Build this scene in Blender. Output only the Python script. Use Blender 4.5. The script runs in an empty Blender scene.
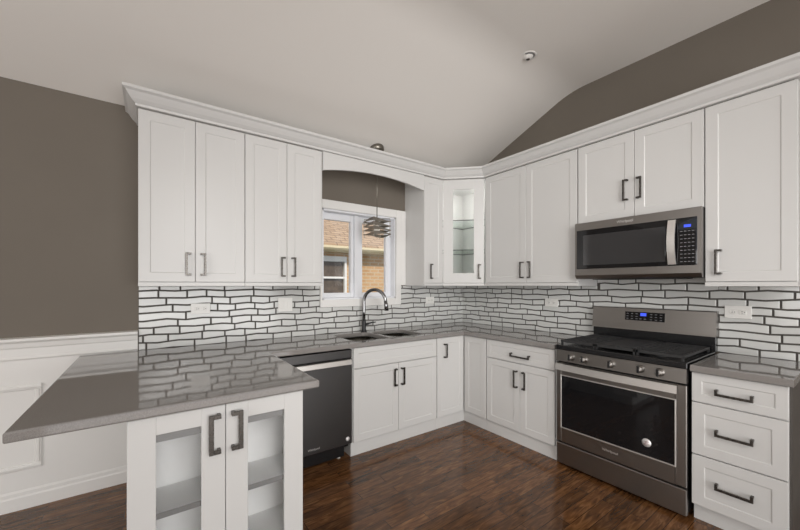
import bpy, bmesh, math, random
from mathutils import Vector, Matrix
PI = math.pi
S = bpy.context.scene
C = S.collection

# ------------------------------------------------------------------ camera
cam = bpy.data.cameras.new('camera')
cam.sensor_width = 36.0
cam.lens = 348.0 / 800.0 * 36.0
cam.shift_y = 0.025
cam.clip_start = 0.05
camo = bpy.data.objects.new('camera', cam)
camo.location = (-3.205, -3.106, 1.378)
camo.rotation_euler = (PI / 2, 0, -0.6233)
C.objects.link(camo)
S.camera = camo

# ------------------------------------------------------------------ world, sun, daylight, exposure
S.view_settings.view_transform = 'Standard'
S.view_settings.look = 'None'
S.view_settings.exposure = 0.0
S.view_settings.gamma = 1.0
S.view_settings.use_curve_mapping = False
W = bpy.data.worlds.new('sky')
S.world = W
W.use_nodes = True
wn = W.node_tree.nodes
wn['Background'].inputs[0].default_value = (0.78, 0.84, 0.95, 1)
wn['Background'].inputs[1].default_value = 1.0

def light(name, kind, loc, rot, energy, color=(1, 1, 1), **kw):
    l = bpy.data.lights.new(name, kind)
    l.energy = energy
    l.color = color
    for k, v in kw.items():
        setattr(l, k, v)
    o = bpy.data.objects.new(name, l)
    o.location = loc
    o.rotation_euler = rot
    C.objects.link(o)
    return o

light('sun', 'SUN', (0, -10, 12), (math.radians(48), 0, math.radians(-18)), 3.2, (1.0, 0.93, 0.82), angle=0.01)
# area lights added behind the camera, standing in for daylight from unseen openings
light('added_rear_daylight', 'AREA', (-2.4, -6.75, 1.05), (PI / 2 + 0.1, 0, 0), 120, (1.0, 0.98, 0.95), shape='RECTANGLE', size=4.0, size_y=1.8)
light('added_side_daylight', 'AREA', (-7.25, -3.4, 1.5), (PI / 2 + 0.1, 0, -PI / 2), 80, (1.0, 0.97, 0.93), shape='RECTANGLE', size=3.0, size_y=2.0)
# soft spot added out of view behind the camera to brighten the cabinet corner
d_ = Vector((-0.8, -0.4, 1.2)) - Vector((-2.7, -4.5, 2.5))
light('corner_fill_spot', 'SPOT', (-2.7, -4.5, 2.5), d_.to_track_quat('-Z', 'Y').to_euler(), 240, (1.0, 0.985, 0.96), spot_size=math.radians(75), spot_blend=1.0, shadow_soft_size=0.6)

# ------------------------------------------------------------------ materials
def nm(name):
    m = bpy.data.materials.new(name)
    m.use_nodes = True
    return m, m.node_tree.nodes, m.node_tree.links, m.node_tree.nodes['Principled BSDF']

def flat(name, col, rough=0.5, metal=0.0, coat=0.0, emit=None, estr=0.0, noise=0.0, nscale=30, spec=0.5, bump=0.0):
    m, n, l, p = nm(name)
    p.inputs['Base Color'].default_value = (*col, 1)
    p.inputs['Roughness'].default_value = rough
    p.inputs['Metallic'].default_value = metal
    p.inputs['Coat Weight'].default_value = coat
    p.inputs['Specular IOR Level'].default_value = spec
    if emit:
        p.inputs['Emission Color'].default_value = (*emit, 1)
        p.inputs['Emission Strength'].default_value = estr
    if noise or bump:
        tc = n.new('ShaderNodeTexCoord')
        t = n.new('ShaderNodeTexNoise')
        t.inputs['Scale'].default_value = nscale
        t.inputs['Detail'].default_value = 4
        l.new(tc.outputs['Object'], t.inputs['Vector'])
        if noise:
            r = n.new('ShaderNodeValToRGB')
            r.color_ramp.elements[0].position = 0.3
            r.color_ramp.elements[1].position = 0.7
            r.color_ramp.elements[0].color = (*[c * (1 - noise) for c in col], 1)
            r.color_ramp.elements[1].color = (*[min(1, c * (1 + noise)) for c in col], 1)
            l.new(t.outputs['Fac'], r.inputs['Fac'])
            l.new(r.outputs['Color'], p.inputs['Base Color'])
        if bump:
            b = n.new('ShaderNodeBump')
            b.inputs['Strength'].default_value = bump
            b.inputs['Distance'].default_value = 0.002
            l.new(t.outputs['Fac'], b.inputs['Height'])
            l.new(b.outputs['Normal'], p.inputs['Normal'])
    return m

def brushed(name, col, rough, axis_scale, var=0.08, metal=1.0):
    """metal with fine brushing streaks"""
    m, n, l, p = nm(name)
    p.inputs['Metallic'].default_value = metal
    tc = n.new('ShaderNodeTexCoord')
    mp = n.new('ShaderNodeMapping')
    mp.inputs['Scale'].default_value = axis_scale
    t = n.new('ShaderNodeTexNoise')
    t.inputs['Scale'].default_value = 1.0
    t.inputs['Detail'].default_value = 3
    l.new(tc.outputs['Object'], mp.inputs['Vector'])
    l.new(mp.outputs['Vector'], t.inputs['Vector'])
    r = n.new('ShaderNodeValToRGB')
    r.color_ramp.elements[0].position = 0.3
    r.color_ramp.elements[1].position = 0.7
    r.color_ramp.elements[0].color = (*[c * (1 - var) for c in col], 1)
    r.color_ramp.elements[1].color = (*[c * (1 + var) for c in col], 1)
    l.new(t.outputs['Fac'], r.inputs['Fac'])
    l.new(r.outputs['Color'], p.inputs['Base Color'])
    rr = n.new('ShaderNodeMapRange')
    rr.inputs['To Min'].default_value = rough - var * 0.6
    rr.inputs['To Max'].default_value = rough + var * 0.7
    l.new(t.outputs['Fac'], rr.inputs['Value'])
    l.new(rr.outputs['Result'], p.inputs['Roughness'])
    return m

def glass(name, tint=(1, 1, 1), refl=0.08):
    m, n, l, p = nm(name)
    n.remove(p)
    tr = n.new('ShaderNodeBsdfTransparent')
    tr.inputs[0].default_value = (*tint, 1)
    gl = n.new('ShaderNodeBsdfGlossy')
    gl.inputs['Roughness'].default_value = 0.02
    mx = n.new('ShaderNodeMixShader')
    fr = n.new('ShaderNodeFresnel')
    fr.inputs[0].default_value = 1.45
    l.new(fr.outputs[0], mx.inputs[0])
    l.new(tr.outputs[0], mx.inputs[1])
    l.new(gl.outputs[0], mx.inputs[2])
    l.new(mx.outputs[0], n['Material Output'].inputs[0])
    return m

WHITE = flat('white_cabinet_paint', (0.635, 0.63, 0.618), 0.32, bump=0.02, nscale=60)
TRIM = flat('white_trim_paint', (0.80, 0.79, 0.77), 0.35)
FRAME = flat('white_window_vinyl', (0.80, 0.81, 0.84), 0.35)
INNER = flat('white_melamine', (0.90, 0.90, 0.89), 0.4)
EDGE = flat('gray_edge_band', (0.24, 0.235, 0.23), 0.5)
GRAYW = flat('gray_wall_paint', (0.16, 0.138, 0.113), 0.75, noise=0.02, nscale=3, bump=0.05)
BOUNCEW = flat('offwhite_bounce_paint', (0.72, 0.70, 0.66), 0.8)  # off-white picked so the unseen walls bounce more light
CEIL = flat('offwhite_ceiling_paint', (0.83, 0.80, 0.76), 0.9, bump=0.04, nscale=90)
NICKEL = brushed('brushed_nickel', (0.10, 0.092, 0.084), 0.27, (60, 60, 60))
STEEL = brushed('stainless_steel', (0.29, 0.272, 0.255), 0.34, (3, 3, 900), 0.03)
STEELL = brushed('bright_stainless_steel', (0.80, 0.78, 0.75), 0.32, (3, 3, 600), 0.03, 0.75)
SINKM = brushed('sink_steel', (0.20, 0.19, 0.165), 0.22, (80, 8, 8))
SLATE = brushed('dark_slate_steel', (0.10, 0.098, 0.098), 0.38, (3, 3, 600), 0.03)
BLACK = flat('black_enamel', (0.012, 0.012, 0.013), 0.22)
IRON = flat('cast_iron', (0.025, 0.025, 0.026), 0.55, bump=0.2, nscale=200)
BGLASS = flat('black_oven_glass', (0.008, 0.008, 0.009), 0.04, spec=0.5)
MGLASS = flat('tinted_microwave_glass', (0.035, 0.035, 0.037), 0.08, spec=0.9)
RUBBER = flat('black_rubber', (0.02, 0.02, 0.02), 0.7)
PLATE = flat('white_plastic', (0.78, 0.77, 0.74), 0.35)
SLOT = flat('dark_slot', (0.05, 0.05, 0.05), 0.6)
BLUE = flat('blue_display', (0.02, 0.03, 0.2), 0.3, emit=(0.06, 0.12, 1.0), estr=1.0)
KEYS = flat('gray_key_print', (0.22, 0.22, 0.23), 0.5)
BADGE = flat('silver_badge', (0.70, 0.68, 0.67), 0.35, metal=0.4)
BADGERED = flat('dark_red_print', (0.20, 0.05, 0.05), 0.5)
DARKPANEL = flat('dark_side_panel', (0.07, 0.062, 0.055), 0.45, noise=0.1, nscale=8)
CHROMEB = flat('black_chrome', (0.26, 0.26, 0.265), 0.14, metal=1.0)
MATBLACK = flat('matte_black_metal', (0.02, 0.02, 0.021), 0.35, metal=0.3)
SATIN = brushed('satin_nickel_slats', (0.24, 0.22, 0.19), 0.36, (40, 40, 200))
BULB = flat('frosted_bulb', (0.85, 0.83, 0.78), 0.3, emit=(1, 0.9, 0.75), estr=0.15)
LENS = flat('frosted_lens', (0.75, 0.73, 0.70), 0.4)
PUCK = flat('puck_light_lens', (0.9, 0.9, 0.9), 0.4, emit=(1, 0.98, 0.94), estr=8.0)
GLASS = glass('clear_glass')
GLASSG = glass('green_tint_glass', (0.86, 0.93, 0.91))
def shelf_glass():
    m, n, l, p = nm('shelf_glass')
    n.remove(p)
    tr = n.new('ShaderNodeBsdfTransparent'); tr.inputs[0].default_value = (0.93, 0.97, 0.95, 1)
    gl = n.new('ShaderNodeBsdfGlossy'); gl.inputs['Roughness'].default_value = 0.05
    mx = n.new('ShaderNodeMixShader'); mx.inputs[0].default_value = 0.14
    l.new(tr.outputs[0], mx.inputs[1]); l.new(gl.outputs[0], mx.inputs[2])
    l.new(mx.outputs[0], n['Material Output'].inputs[0])
    return m
SHELFG = shelf_glass()
SHELFE = flat('dark_green_glass_edge', (0.05, 0.065, 0.06), 0.15)
GROUT = flat('dark_gray_grout', (0.085, 0.079, 0.071), 0.85, noise=0.2, nscale=40)

def mat_tile():
    m, n, l, p = nm('white_glazed_mosaic_tile')
    g = n.new('ShaderNodeNewGeometry')
    r = n.new('ShaderNodeValToRGB')
    r.color_ramp.elements[0].color = (0.57, 0.575, 0.56, 1)
    r.color_ramp.elements[1].color = (0.68, 0.685, 0.67, 1)
    l.new(g.outputs['Random Per Island'], r.inputs['Fac'])
    tc = n.new('ShaderNodeTexCoord')
    t = n.new('ShaderNodeTexNoise')
    t.inputs['Scale'].default_value = 22
    l.new(tc.outputs['Object'], t.inputs['Vector'])
    mx = n.new('ShaderNodeMix')
    mx.data_type = 'RGBA'
    mx.blend_type = 'MULTIPLY'
    mx.inputs[0].default_value = 0.25
    l.new(r.outputs['Color'], mx.inputs[6])
    l.new(t.outputs['Color'], mx.inputs[7])
    mg = n.new('ShaderNodeMix')
    mg.data_type = 'RGBA'
    mg.inputs[0].default_value = 0.5
    l.new(r.outputs['Color'], mg.inputs[6])
    l.new(r.outputs['Color'], mg.inputs[7])
    l.new(r.outputs['Color'], p.inputs['Base Color'])
    p.inputs['Roughness'].default_value = 0.12
    b = n.new('ShaderNodeBump')
    b.inputs['Strength'].default_value = 0.08
    b.inputs['Distance'].default_value = 0.004
    l.new(t.outputs['Fac'], b.inputs['Height'])
    l.new(b.outputs['Normal'], p.inputs['Normal'])
    return m
TILE = mat_tile()

def mat_quartz():
    m, n, l, p = nm('gray_polished_quartz')
    tc = n.new('ShaderNodeTexCoord')
    t = n.new('ShaderNodeTexNoise')
    t.inputs['Scale'].default_value = 420
    t.inputs['Detail'].default_value = 3
    l.new(tc.outputs['Object'], t.inputs['Vector'])
    r = n.new('ShaderNodeValToRGB')
    r.color_ramp.elements[0].position = 0.35
    r.color_ramp.elements[1].position = 0.68
    r.color_ramp.elements[0].color = (0.21, 0.197, 0.187, 1)
    r.color_ramp.elements[1].color = (0.29, 0.275, 0.263, 1)
    l.new(t.outputs['Fac'], r.inputs['Fac'])
    l.new(r.outputs['Color'], p.inputs['Base Color'])
    p.inputs['Roughness'].default_value = 0.045
    p.inputs['Specular IOR Level'].default_value = 0.75
    return m
QUARTZ = mat_quartz()

def mat_floor():
    m, n, l, p = nm('dark_walnut_plank_floor')
    tc = n.new('ShaderNodeTexCoord')
    br = n.new('ShaderNodeTexBrick')
    br.offset = 0.37
    br.offset_frequency = 2
    br.inputs['Color1'].default_value = (0.0, 0.0, 0.0, 1)
    br.inputs['Color2'].default_value = (1, 1, 1, 1)
    br.inputs['Mortar'].default_value = (0, 0, 0, 1)
    br.inputs['Scale'].default_value = 1.0
    br.inputs['Mortar Size'].default_value = 0.0015
    br.inputs['Brick Width'].default_value = 0.62
    br.inputs['Row Height'].default_value = 0.082
    l.new(tc.outputs['Object'], br.inputs['Vector'])
    mp = n.new('ShaderNodeMapping')
    mp.inputs['Scale'].default_value = (2.4, 14, 1)
    l.new(tc.outputs['Object'], mp.inputs['Vector'])
    # offset grain per plank
    ad = n.new('ShaderNodeVectorMath')
    ad.operation = 'MULTIPLY_ADD'
    ad.inputs[1].default_value = (7, 7, 7)
    l.new(br.outputs['Color'], ad.inputs[0])
    l.new(mp.outputs['Vector'], ad.inputs[2])
    gr = n.new('ShaderNodeTexNoise')
    gr.inputs['Scale'].default_value = 2.2
    gr.inputs['Detail'].default_value = 6
    gr.inputs['Distortion'].default_value = 1.6
    l.new(ad.outputs['Vector'], gr.inputs['Vector'])
    r = n.new('ShaderNodeValToRGB')
    e = r.color_ramp.elements
    e[0].position = 0.28
    e[0].color = (0.050, 0.022, 0.008, 1)
    e[1].position = 0.75
    e[1].color = (0.22, 0.105, 0.040, 1)
    k = e.new(0.52)
    k.color = (0.118, 0.050, 0.018, 1)
    l.new(gr.outputs['Fac'], r.inputs['Fac'])
    pr = n.new('ShaderNodeMapRange')
    pr.inputs['To Min'].default_value = 0.7
    pr.inputs['To Max'].default_value = 1.3
    l.new(br.outputs['Color'], pr.inputs['Value'])
    mu = n.new('ShaderNodeVectorMath')
    mu.operation = 'MULTIPLY'
    l.new(r.outputs['Color'], mu.inputs[0])
    l.new(pr.outputs['Result'], mu.inputs[1])
    mm = n.new('ShaderNodeMix')
    mm.data_type = 'RGBA'
    l.new(br.outputs['Fac'], mm.inputs[0])
    l.new(mu.outputs['Vector'], mm.inputs[6])
    mm.inputs[7].default_value = (0.008, 0.004, 0.003, 1)
    l.new(mm.outputs[2], p.inputs['Base Color'])
    p.inputs['Roughness'].default_value = 0.15
    p.inputs['Specular IOR Level'].default_value = 0.5
    b = n.new('ShaderNodeBump')
    b.inputs['Strength'].default_value = 0.05
    b.inputs['Distance'].default_value = 0.002
    l.new(gr.outputs['Fac'], b.inputs['Height'])
    l.new(b.outputs['Normal'], p.inputs['Normal'])
    return m
FLOOR = mat_floor()

def mat_brick(name, c1, c2, mortar, bw, bh, rot=(PI / 2, 0, 0), msize=0.012):
    m, n, l, p = nm(name)
    tc = n.new('ShaderNodeTexCoord')
    mp = n.new('ShaderNodeMapping')
    mp.vector_type = 'TEXTURE'
    mp.inputs['Rotation'].default_value = rot
    br = n.new('ShaderNodeTexBrick')
    br.inputs['Color1'].default_value = (*c1, 1)
    br.inputs['Color2'].default_value = (*c2, 1)
    br.inputs['Mortar'].default_value = (*mortar, 1)
    br.inputs['Scale'].default_value = 1.0
    br.inputs['Mortar Size'].default_value = msize
    br.inputs['Brick Width'].default_value = bw
    br.inputs['Row Height'].default_value = bh
    l.new(tc.outputs['Object'], mp.inputs['Vector'])
    l.new(mp.outputs['Vector'], br.inputs['Vector'])
    l.new(br.outputs['Color'], p.inputs['Base Color'])
    p.inputs['Roughness'].default_value = 0.85
    return m
BRICK = mat_brick('tan_orange_brick', (0.60, 0.37, 0.19), (0.50, 0.29, 0.14), (0.56, 0.44, 0.30), 0.21, 0.075)
SHINGLE = mat_brick('tan_roof_shingles', (0.46, 0.33, 0.22), (0.36, 0.25, 0.165), (0.22, 0.15, 0.10), 0.32, 0.13, rot=(0, 0, 0), msize=0.015)
GUTTER = flat('cream_gutter', (0.72, 0.62, 0.42), 0.5)
OUTGLASS = flat('window_glass_painted_reflection', (0.10, 0.075, 0.055), 0.06, noise=0.35, nscale=9)  # brown mottling paints the reflected bricks into the glass
GRASS = flat('grass_ground', (0.10, 0.14, 0.05), 0.95, noise=0.3, nscale=12)

# ------------------------------------------------------------------ mesh helpers
def merge(bm, t, mi=0, smooth=False):
    me = bpy.data.meshes.new('t')
    for f in t.faces:
        f.material_index = mi
        f.smooth = smooth
    t.to_mesh(me)
    t.free()
    bm.from_mesh(me)
    bpy.data.meshes.remove(me)

def box(bm, x0, x1, y0, y1, z0, z1, bev=0.0, mi=0, seg=1):
    t = bmesh.new()
    bmesh.ops.create_cube(t, size=1)
    for v in t.verts:
        v.co = Vector(((x0 + x1) / 2 + v.co.x * (x1 - x0), (y0 + y1) / 2 + v.co.y * (y1 - y0), (z0 + z1) / 2 + v.co.z * (z1 - z0)))
    if bev:
        bmesh.ops.bevel(t, geom=t.edges[:], offset=bev, segments=seg, affect='EDGES', profile=0.5)
    merge(bm, t, mi)

def frame_from(d):
    d = d.normalized()
    a = Vector((0, 0, 1)) if abs(d.z) < 0.9 else Vector((1, 0, 0))
    u = d.cross(a).normalized()
    return u, d.cross(u).normalized()

def tube(bm, pts, r, seg=12, mi=0, cap=True):
    pts = [Vector(p) for p in pts]
    t = bmesh.new()
    rings = []
    u = None
    for i, p in enumerate(pts):
        d = (pts[min(i + 1, len(pts) - 1)] - pts[max(i - 1, 0)]).normalized()
        if u is None:
            u, w = frame_from(d)
        else:
            u = (u - d * u.dot(d)).normalized()
            w = d.cross(u)
        rr = r[i] if isinstance(r, (list, tuple)) else r
        rings.append([t.verts.new(p + (u * math.cos(2 * PI * k / seg) + w * math.sin(2 * PI * k / seg)) * rr) for k in range(seg)])
    for a, b in zip(rings, rings[1:]):
        for k in range(seg):
            t.faces.new((a[k], a[(k + 1) % seg], b[(k + 1) % seg], b[k]))
    if cap:
        t.faces.new(rings[0])
        t.faces.new(rings[-1])
    bmesh.ops.recalc_face_normals(t, faces=t.faces)
    merge(bm, t, mi, smooth=len(pts) > 2 or seg > 8)

def lathe(bm, prof, c, seg=24, mi=0, axis='Z'):
    """prof: list of (radius, height)"""
    t = bmesh.new()
    rings = []
    for r, h in prof:
        ring = []
        for k in range(seg):
            a = 2 * PI * k / seg
            x, y = r * math.cos(a), r * math.sin(a)
            v = {'Z': (x, y, h), 'Y': (x, h, y), 'X': (h, x, y)}[axis]
            ring.append(t.verts.new(Vector(c) + Vector(v)))
        rings.append(ring)
    for a, b in zip(rings, rings[1:]):
        for k in range(seg):
            t.faces.new((a[k], a[(k + 1) % seg], b[(k + 1) % seg], b[k]))
    t.faces.new(rings[0])
    t.faces.new(rings[-1])
    bmesh.ops.recalc_face_normals(t, faces=t.faces)
    merge(bm, t, mi, smooth=True)

def prism(bm, poly, axis, a0, a1, mi=0):
    """extrude a 2D polygon: axis X -> poly is (y,z); Y -> (x,z); Z -> (x,y)"""
    t = bmesh.new()
    def mk(p, a):
        return {'X': (a, p[0], p[1]), 'Y': (p[0], a, p[1]), 'Z': (p[0], p[1], a)}[axis]
    A = [t.verts.new(mk(p, a0)) for p in poly]
    B = [t.verts.new(mk(p, a1)) for p in poly]
    n = len(poly)
    t.faces.new(A)
    t.faces.new(B)
    for i in range(n):
        t.faces.new((A[i], A[(i + 1) % n], B[(i + 1) % n], B[i]))
    bmesh.ops.recalc_face_normals(t, faces=t.faces)
    merge(bm, t, mi)

def link(name, bm, mats, parent=None, loc=(0, 0, 0), rotz=0.0):
    me = bpy.data.meshes.new(name)
    bm.to_mesh(me)
    bm.free()
    for m in (mats if isinstance(mats, (list, tuple)) else [mats]):
        me.materials.append(m)
    o = bpy.data.objects.new(name, me)
    C.objects.link(o)
    if parent is not None:
        o.parent = parent
    else:
        o.location = loc
        o.rotation_euler = (0, 0, rotz)
    return o

def tag(o, label, cat, group=None):
    o['label'] = label
    o['category'] = cat
    if group:
        o['group'] = group
    return o

def thing(name, label, cat, loc=(0, 0, 0), rotz=0.0, group=None):
    o = bpy.data.objects.new(name, None)
    o.empty_display_size = 0.1
    o.location = loc
    o.rotation_euler = (0, 0, rotz)
    C.objects.link(o)
    return tag(o, label, cat, group)

def struct(name, bm, mats, parent=None):
    o = link(name, bm, mats, parent)
    if parent is None:
        o['kind'] = 'structure'
    return o

def B():
    return bmesh.new()

def bx(name, mats, parent, *boxes, bev=0.0):
    bm = B()
    for b in boxes:
        box(bm, *b, bev=bev)
    return link(name, bm, mats, parent)

def text_mesh(bm, s, size, mat4, mi=0, depth=0.0004):
    cu = bpy.data.curves.new('t', 'FONT')
    cu.body = s
    cu.size = size
    cu.align_x = 'CENTER'
    cu.align_y = 'CENTER'
    cu.extrude = depth
    ob = bpy.data.objects.new('t', cu)
    C.objects.link(ob)
    dg = bpy.context.evaluated_depsgraph_get()
    me = bpy.data.meshes.new_from_object(ob.evaluated_get(dg))
    me.transform(mat4)
    me.materials.clear()
    for p in me.polygons:
        p.material_index = mi
    bm.from_mesh(me)
    bpy.data.objects.remove(ob)
    bpy.data.curves.remove(cu)
    bpy.data.meshes.remove(me)

# text facing local -y (viewer) : x right, z up
def face_mat(x, y, z):
    return Matrix.Translation((x, y, z)) @ Matrix.Rotation(PI / 2, 4, 'X')

# ------------------------------------------------------------------ room shell
ZW, ZF, YF = 2.635, 3.19, -1.384
XL, YR = -7.4, -6.9
bm = B(); box(bm, XL - 0.1, 0.1, YR - 0.1, 0.14, -0.1, 0.0); struct('floor', bm, FLOOR)
bm = B()
SL = (ZF - ZW) / -YF
fold = []
for i in range(33):            # softly rounded drywall fold
    u = i / 32
    y = YF + 0.15 - 0.30 * u
    a, b, c = ZF - SL * 0.15, ZF, ZF
    fold.append((y, (1 - u) ** 2 * a + 2 * u * (1 - u) * b + u * u * c))
prism(bm, [(0.14, ZW - 0.14 * SL)] + fold + [(YR - 0.1, ZF), (YR - 0.1, ZF + 0.12), (YF, ZF + 0.12), (0.14, ZW + 0.12)], 'X', XL - 0.1, 0.1)
struct('ceiling', bm, CEIL)
WX0, WX1, WZ0, WZ1 = -1.885, -1.035, 1.235, 2.11      # window opening
bm = B()
box(bm, XL, WX0, 0, 0.14, 0, ZW - 0.002)
box(bm, WX1, 0.0, 0, 0.14, 0, ZW - 0.002)
box(bm, WX0, WX1, 0, 0.14, 0, WZ0)
box(bm, WX0, WX1, 0, 0.14, WZ1, ZW - 0.002)
# clip the wall tops to the slope is not needed: the slab covers them
struct('wall_back', bm, GRAYW)
bm = B(); prism(bm, [(0.0, 0.0), (0.0, ZW), (YF, ZF), (YR, ZF), (YR, 0.0)], 'X', 0.0, 0.1)
struct('wall_right', bm, GRAYW)
# unseen side wall with an opening made for the added daylight
bm = B()
box(bm, XL - 0.1, XL, YR, -4.9, 0, ZF); box(bm, XL - 0.1, XL, -1.9, 0, 0, ZW)
box(bm, XL - 0.1, XL, -4.9, -1.9, 0, 0.8); box(bm, XL - 0.1, XL, -4.9, -1.9, 2.7, ZF)
struct('wall_left', bm, BOUNCEW)
bm = B()
box(bm, XL, -4.4, YR - 0.1, YR, 0, ZF); box(bm, -0.4, 0, YR - 0.1, YR, 0, ZF)
box(bm, -4.4, -0.4, YR - 0.1, YR, 2.7, ZF)
struct('wall_front', bm, BOUNCEW)

# wainscot on the dining side of the back wall
XW = -3.275
bm = B(); box(bm, XL, XW, -0.008, 0, 0.0, 1.0); struct('trim_1', bm, TRIM)
bm = B()
prism(bm, [(0, 0.915), (-0.012, 0.915), (-0.018, 0.925), (-0.012, 0.938), (-0.012, 0.985), (-0.018, 0.995), (-0.022, 1.02), (-0.04, 1.035), (-0.04, 1.05), (0, 1.055)], 'X', XL, XW)
struct('trim_2', bm, TRIM)
bm = B()
def picture_frame(bm, x0, x1, z0, z1):
    w = 0.035
    for (a, b, c, d) in ((x0, x1, z1 - w, z1), (x0, x1, z0, z0 + w), (x0, x0 + w, z0 + w, z1 - w), (x1 - w, x1, z0 + w, z1 - w)):
        box(bm, a, b, -0.018, -0.006, c, d, 0.004)
        m = 0.010
        box(bm, a + (m if b - a < 0.05 else 0), b - (m if b - a < 0.05 else 0), -0.024, -0.016, c + (m if d - c < 0.05 else 0), d - (m if d - c < 0.05 else 0), 0.003)
picture_frame(bm, -4.75, -3.755, 0.24, 0.765)
picture_frame(bm, -5.95, -4.95, 0.24, 0.765)
struct('trim_3', bm, TRIM)
bm = B()
prism(bm, [(0, 0), (-0.02, 0), (-0.02, 0.075), (-0.016, 0.085), (-0.016, 0.105), (-0.010, 0.115), (0, 0.12)], 'X', XL, XW)
struct('baseboard_back', bm, TRIM)

# ------------------------------------------------------------------ window over the sink
bm = B()
# casing: side strips, head, stool and apron
box(bm, -1.905, WX0, -0.022, 0.0, 1.165, 2.19, 0.003)
box(bm, WX1, -0.972, -0.022, 0.0, 1.165, 2.19, 0.003)
box(bm, -0.974, -0.908, -0.022, 0.0, 1.375, 2.19, 0.003)
box(bm, WX0, WX1, -0.022, 0.0, 2.107, 2.19, 0.003)
box(bm, WX0, WX1, -0.022, 0.0, 1.165, 1.237, 0.003)
win = struct('window_1', bm, TRIM)
bm = B()     # frame, jambs
y0, y1 = 0.075, 0.13
box(bm, WX0, WX0 + 0.02, 0.0, y1, WZ0, WZ1)
box(bm, WX1 - 0.012, WX1, 0.0, y1, WZ0, WZ1)
box(bm, WX0, WX1, 0.0, y1, WZ1 - 0.02, WZ1)
box(bm, WX0, WX1, 0.0, y1, WZ0, WZ0 + 0.015)
xm = -1.485
box(bm, xm - 0.02, xm + 0.02, y0 - 0.02, y1, WZ0, WZ1)
link('window_frame', bm, FRAME, win)
for (a, b) in ((WX0 + 0.02, xm - 0.02), (xm + 0.02, WX1 - 0.012)):
    bm = B()
    s = 0.062 if a > -1.6 else 0.034
    zt, zb = WZ1 - 0.02, WZ0 + 0.015
    box(bm, a, a + s, y0, y1 - 0.01, zb, zt, 0.004)
    box(bm, b - s, b, y0, y1 - 0.01, zb, zt, 0.004)
    sr = s
    box(bm, a + s, b - s, y0, y1 - 0.01, zt - 0.068, zt, 0.004)
    box(bm, a + s, b - s, y0, y1 - 0.01, zb, zb + 0.05, 0.004)
    sash = link('window_sash', bm, FRAME, win)
    bm = B(); box(bm, a + s - 0.004, b - s + 0.004, 0.096, 0.100, zb + 0.046, zt - 0.064)
    link('window_pane', bm, GLASS, sash)

# ------------------------------------------------------------------ neighbouring house seen through the window
bm = B(); box(bm, -9, 9, 0.14, 12, -0.4, -0.3); struct('ground', bm, GRASS)
HY = 3.5
nh = thing('neighboring_house', 'tan brick house with shingled roof standing outside the sink window', 'house', (0, HY, -0.3))
def hz(z): return z + 0.3
bm = B()
wx0, wx1, wz0, wz1 = -0.95, 0.145, hz(1.05), hz(1.97)
box(bm, -5, wx0, 0, 0.2, 0, hz(2.12)); box(bm, wx1, 7, 0, 0.2, 0, hz(2.12))
box(bm, wx0, wx1, 0, 0.2, 0, wz0); box(bm, wx0, wx1, 0, 0.2, wz1, hz(2.12))
link('wall', bm, BRICK, nh)
bm = B()
prism(bm, [(-0.22, hz(2.14)), (-0.22, hz(2.20)), (3.6, hz(4.1)), (3.6, hz(4.0))], 'X', -5.3, 7.3)
link('roof', bm, SHINGLE, nh)
bm = B()
prism(bm, [(-0.33, hz(2.155)), (-0.33, hz(2.11)), (-0.30, hz(2.075)), (-0.22, hz(2.06)), (-0.22, hz(2.155))], 'X', -5.3, 7.3)
box(bm, -5.3, 7.3, -0.22, 0.0, hz(2.05), hz(2.08))
link('gutter', bm, GUTTER, nh)
bm = B()
f = 0.07
box(bm, wx0, wx1, -0.04, 0.08, wz1 - 0.11, wz1, 0.004)
box(bm, wx0 - 0.02, wx1 + 0.02, -0.07, 0.08, wz0, wz0 + 0.15, 0.004)
box(bm, wx0, wx0 + f, -0.04, 0.08, wz0 + 0.15, wz1 - 0.11); box(bm, wx1 - 0.05, wx1, -0.04, 0.08, wz0 + 0.15, wz1 - 0.11)
box(bm, wx0 + f, wx1 - 0.05, -0.03, 0.08, hz(1.51), hz(1.55))
nwin = link('window', bm, TRIM, nh)
bm = B(); box(bm, wx0 + 0.03, wx1 - 0.03, 0.02, 0.05, wz0 + 0.1, wz1 - 0.05)
link('pane', bm, OUTGLASS, nwin)

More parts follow.
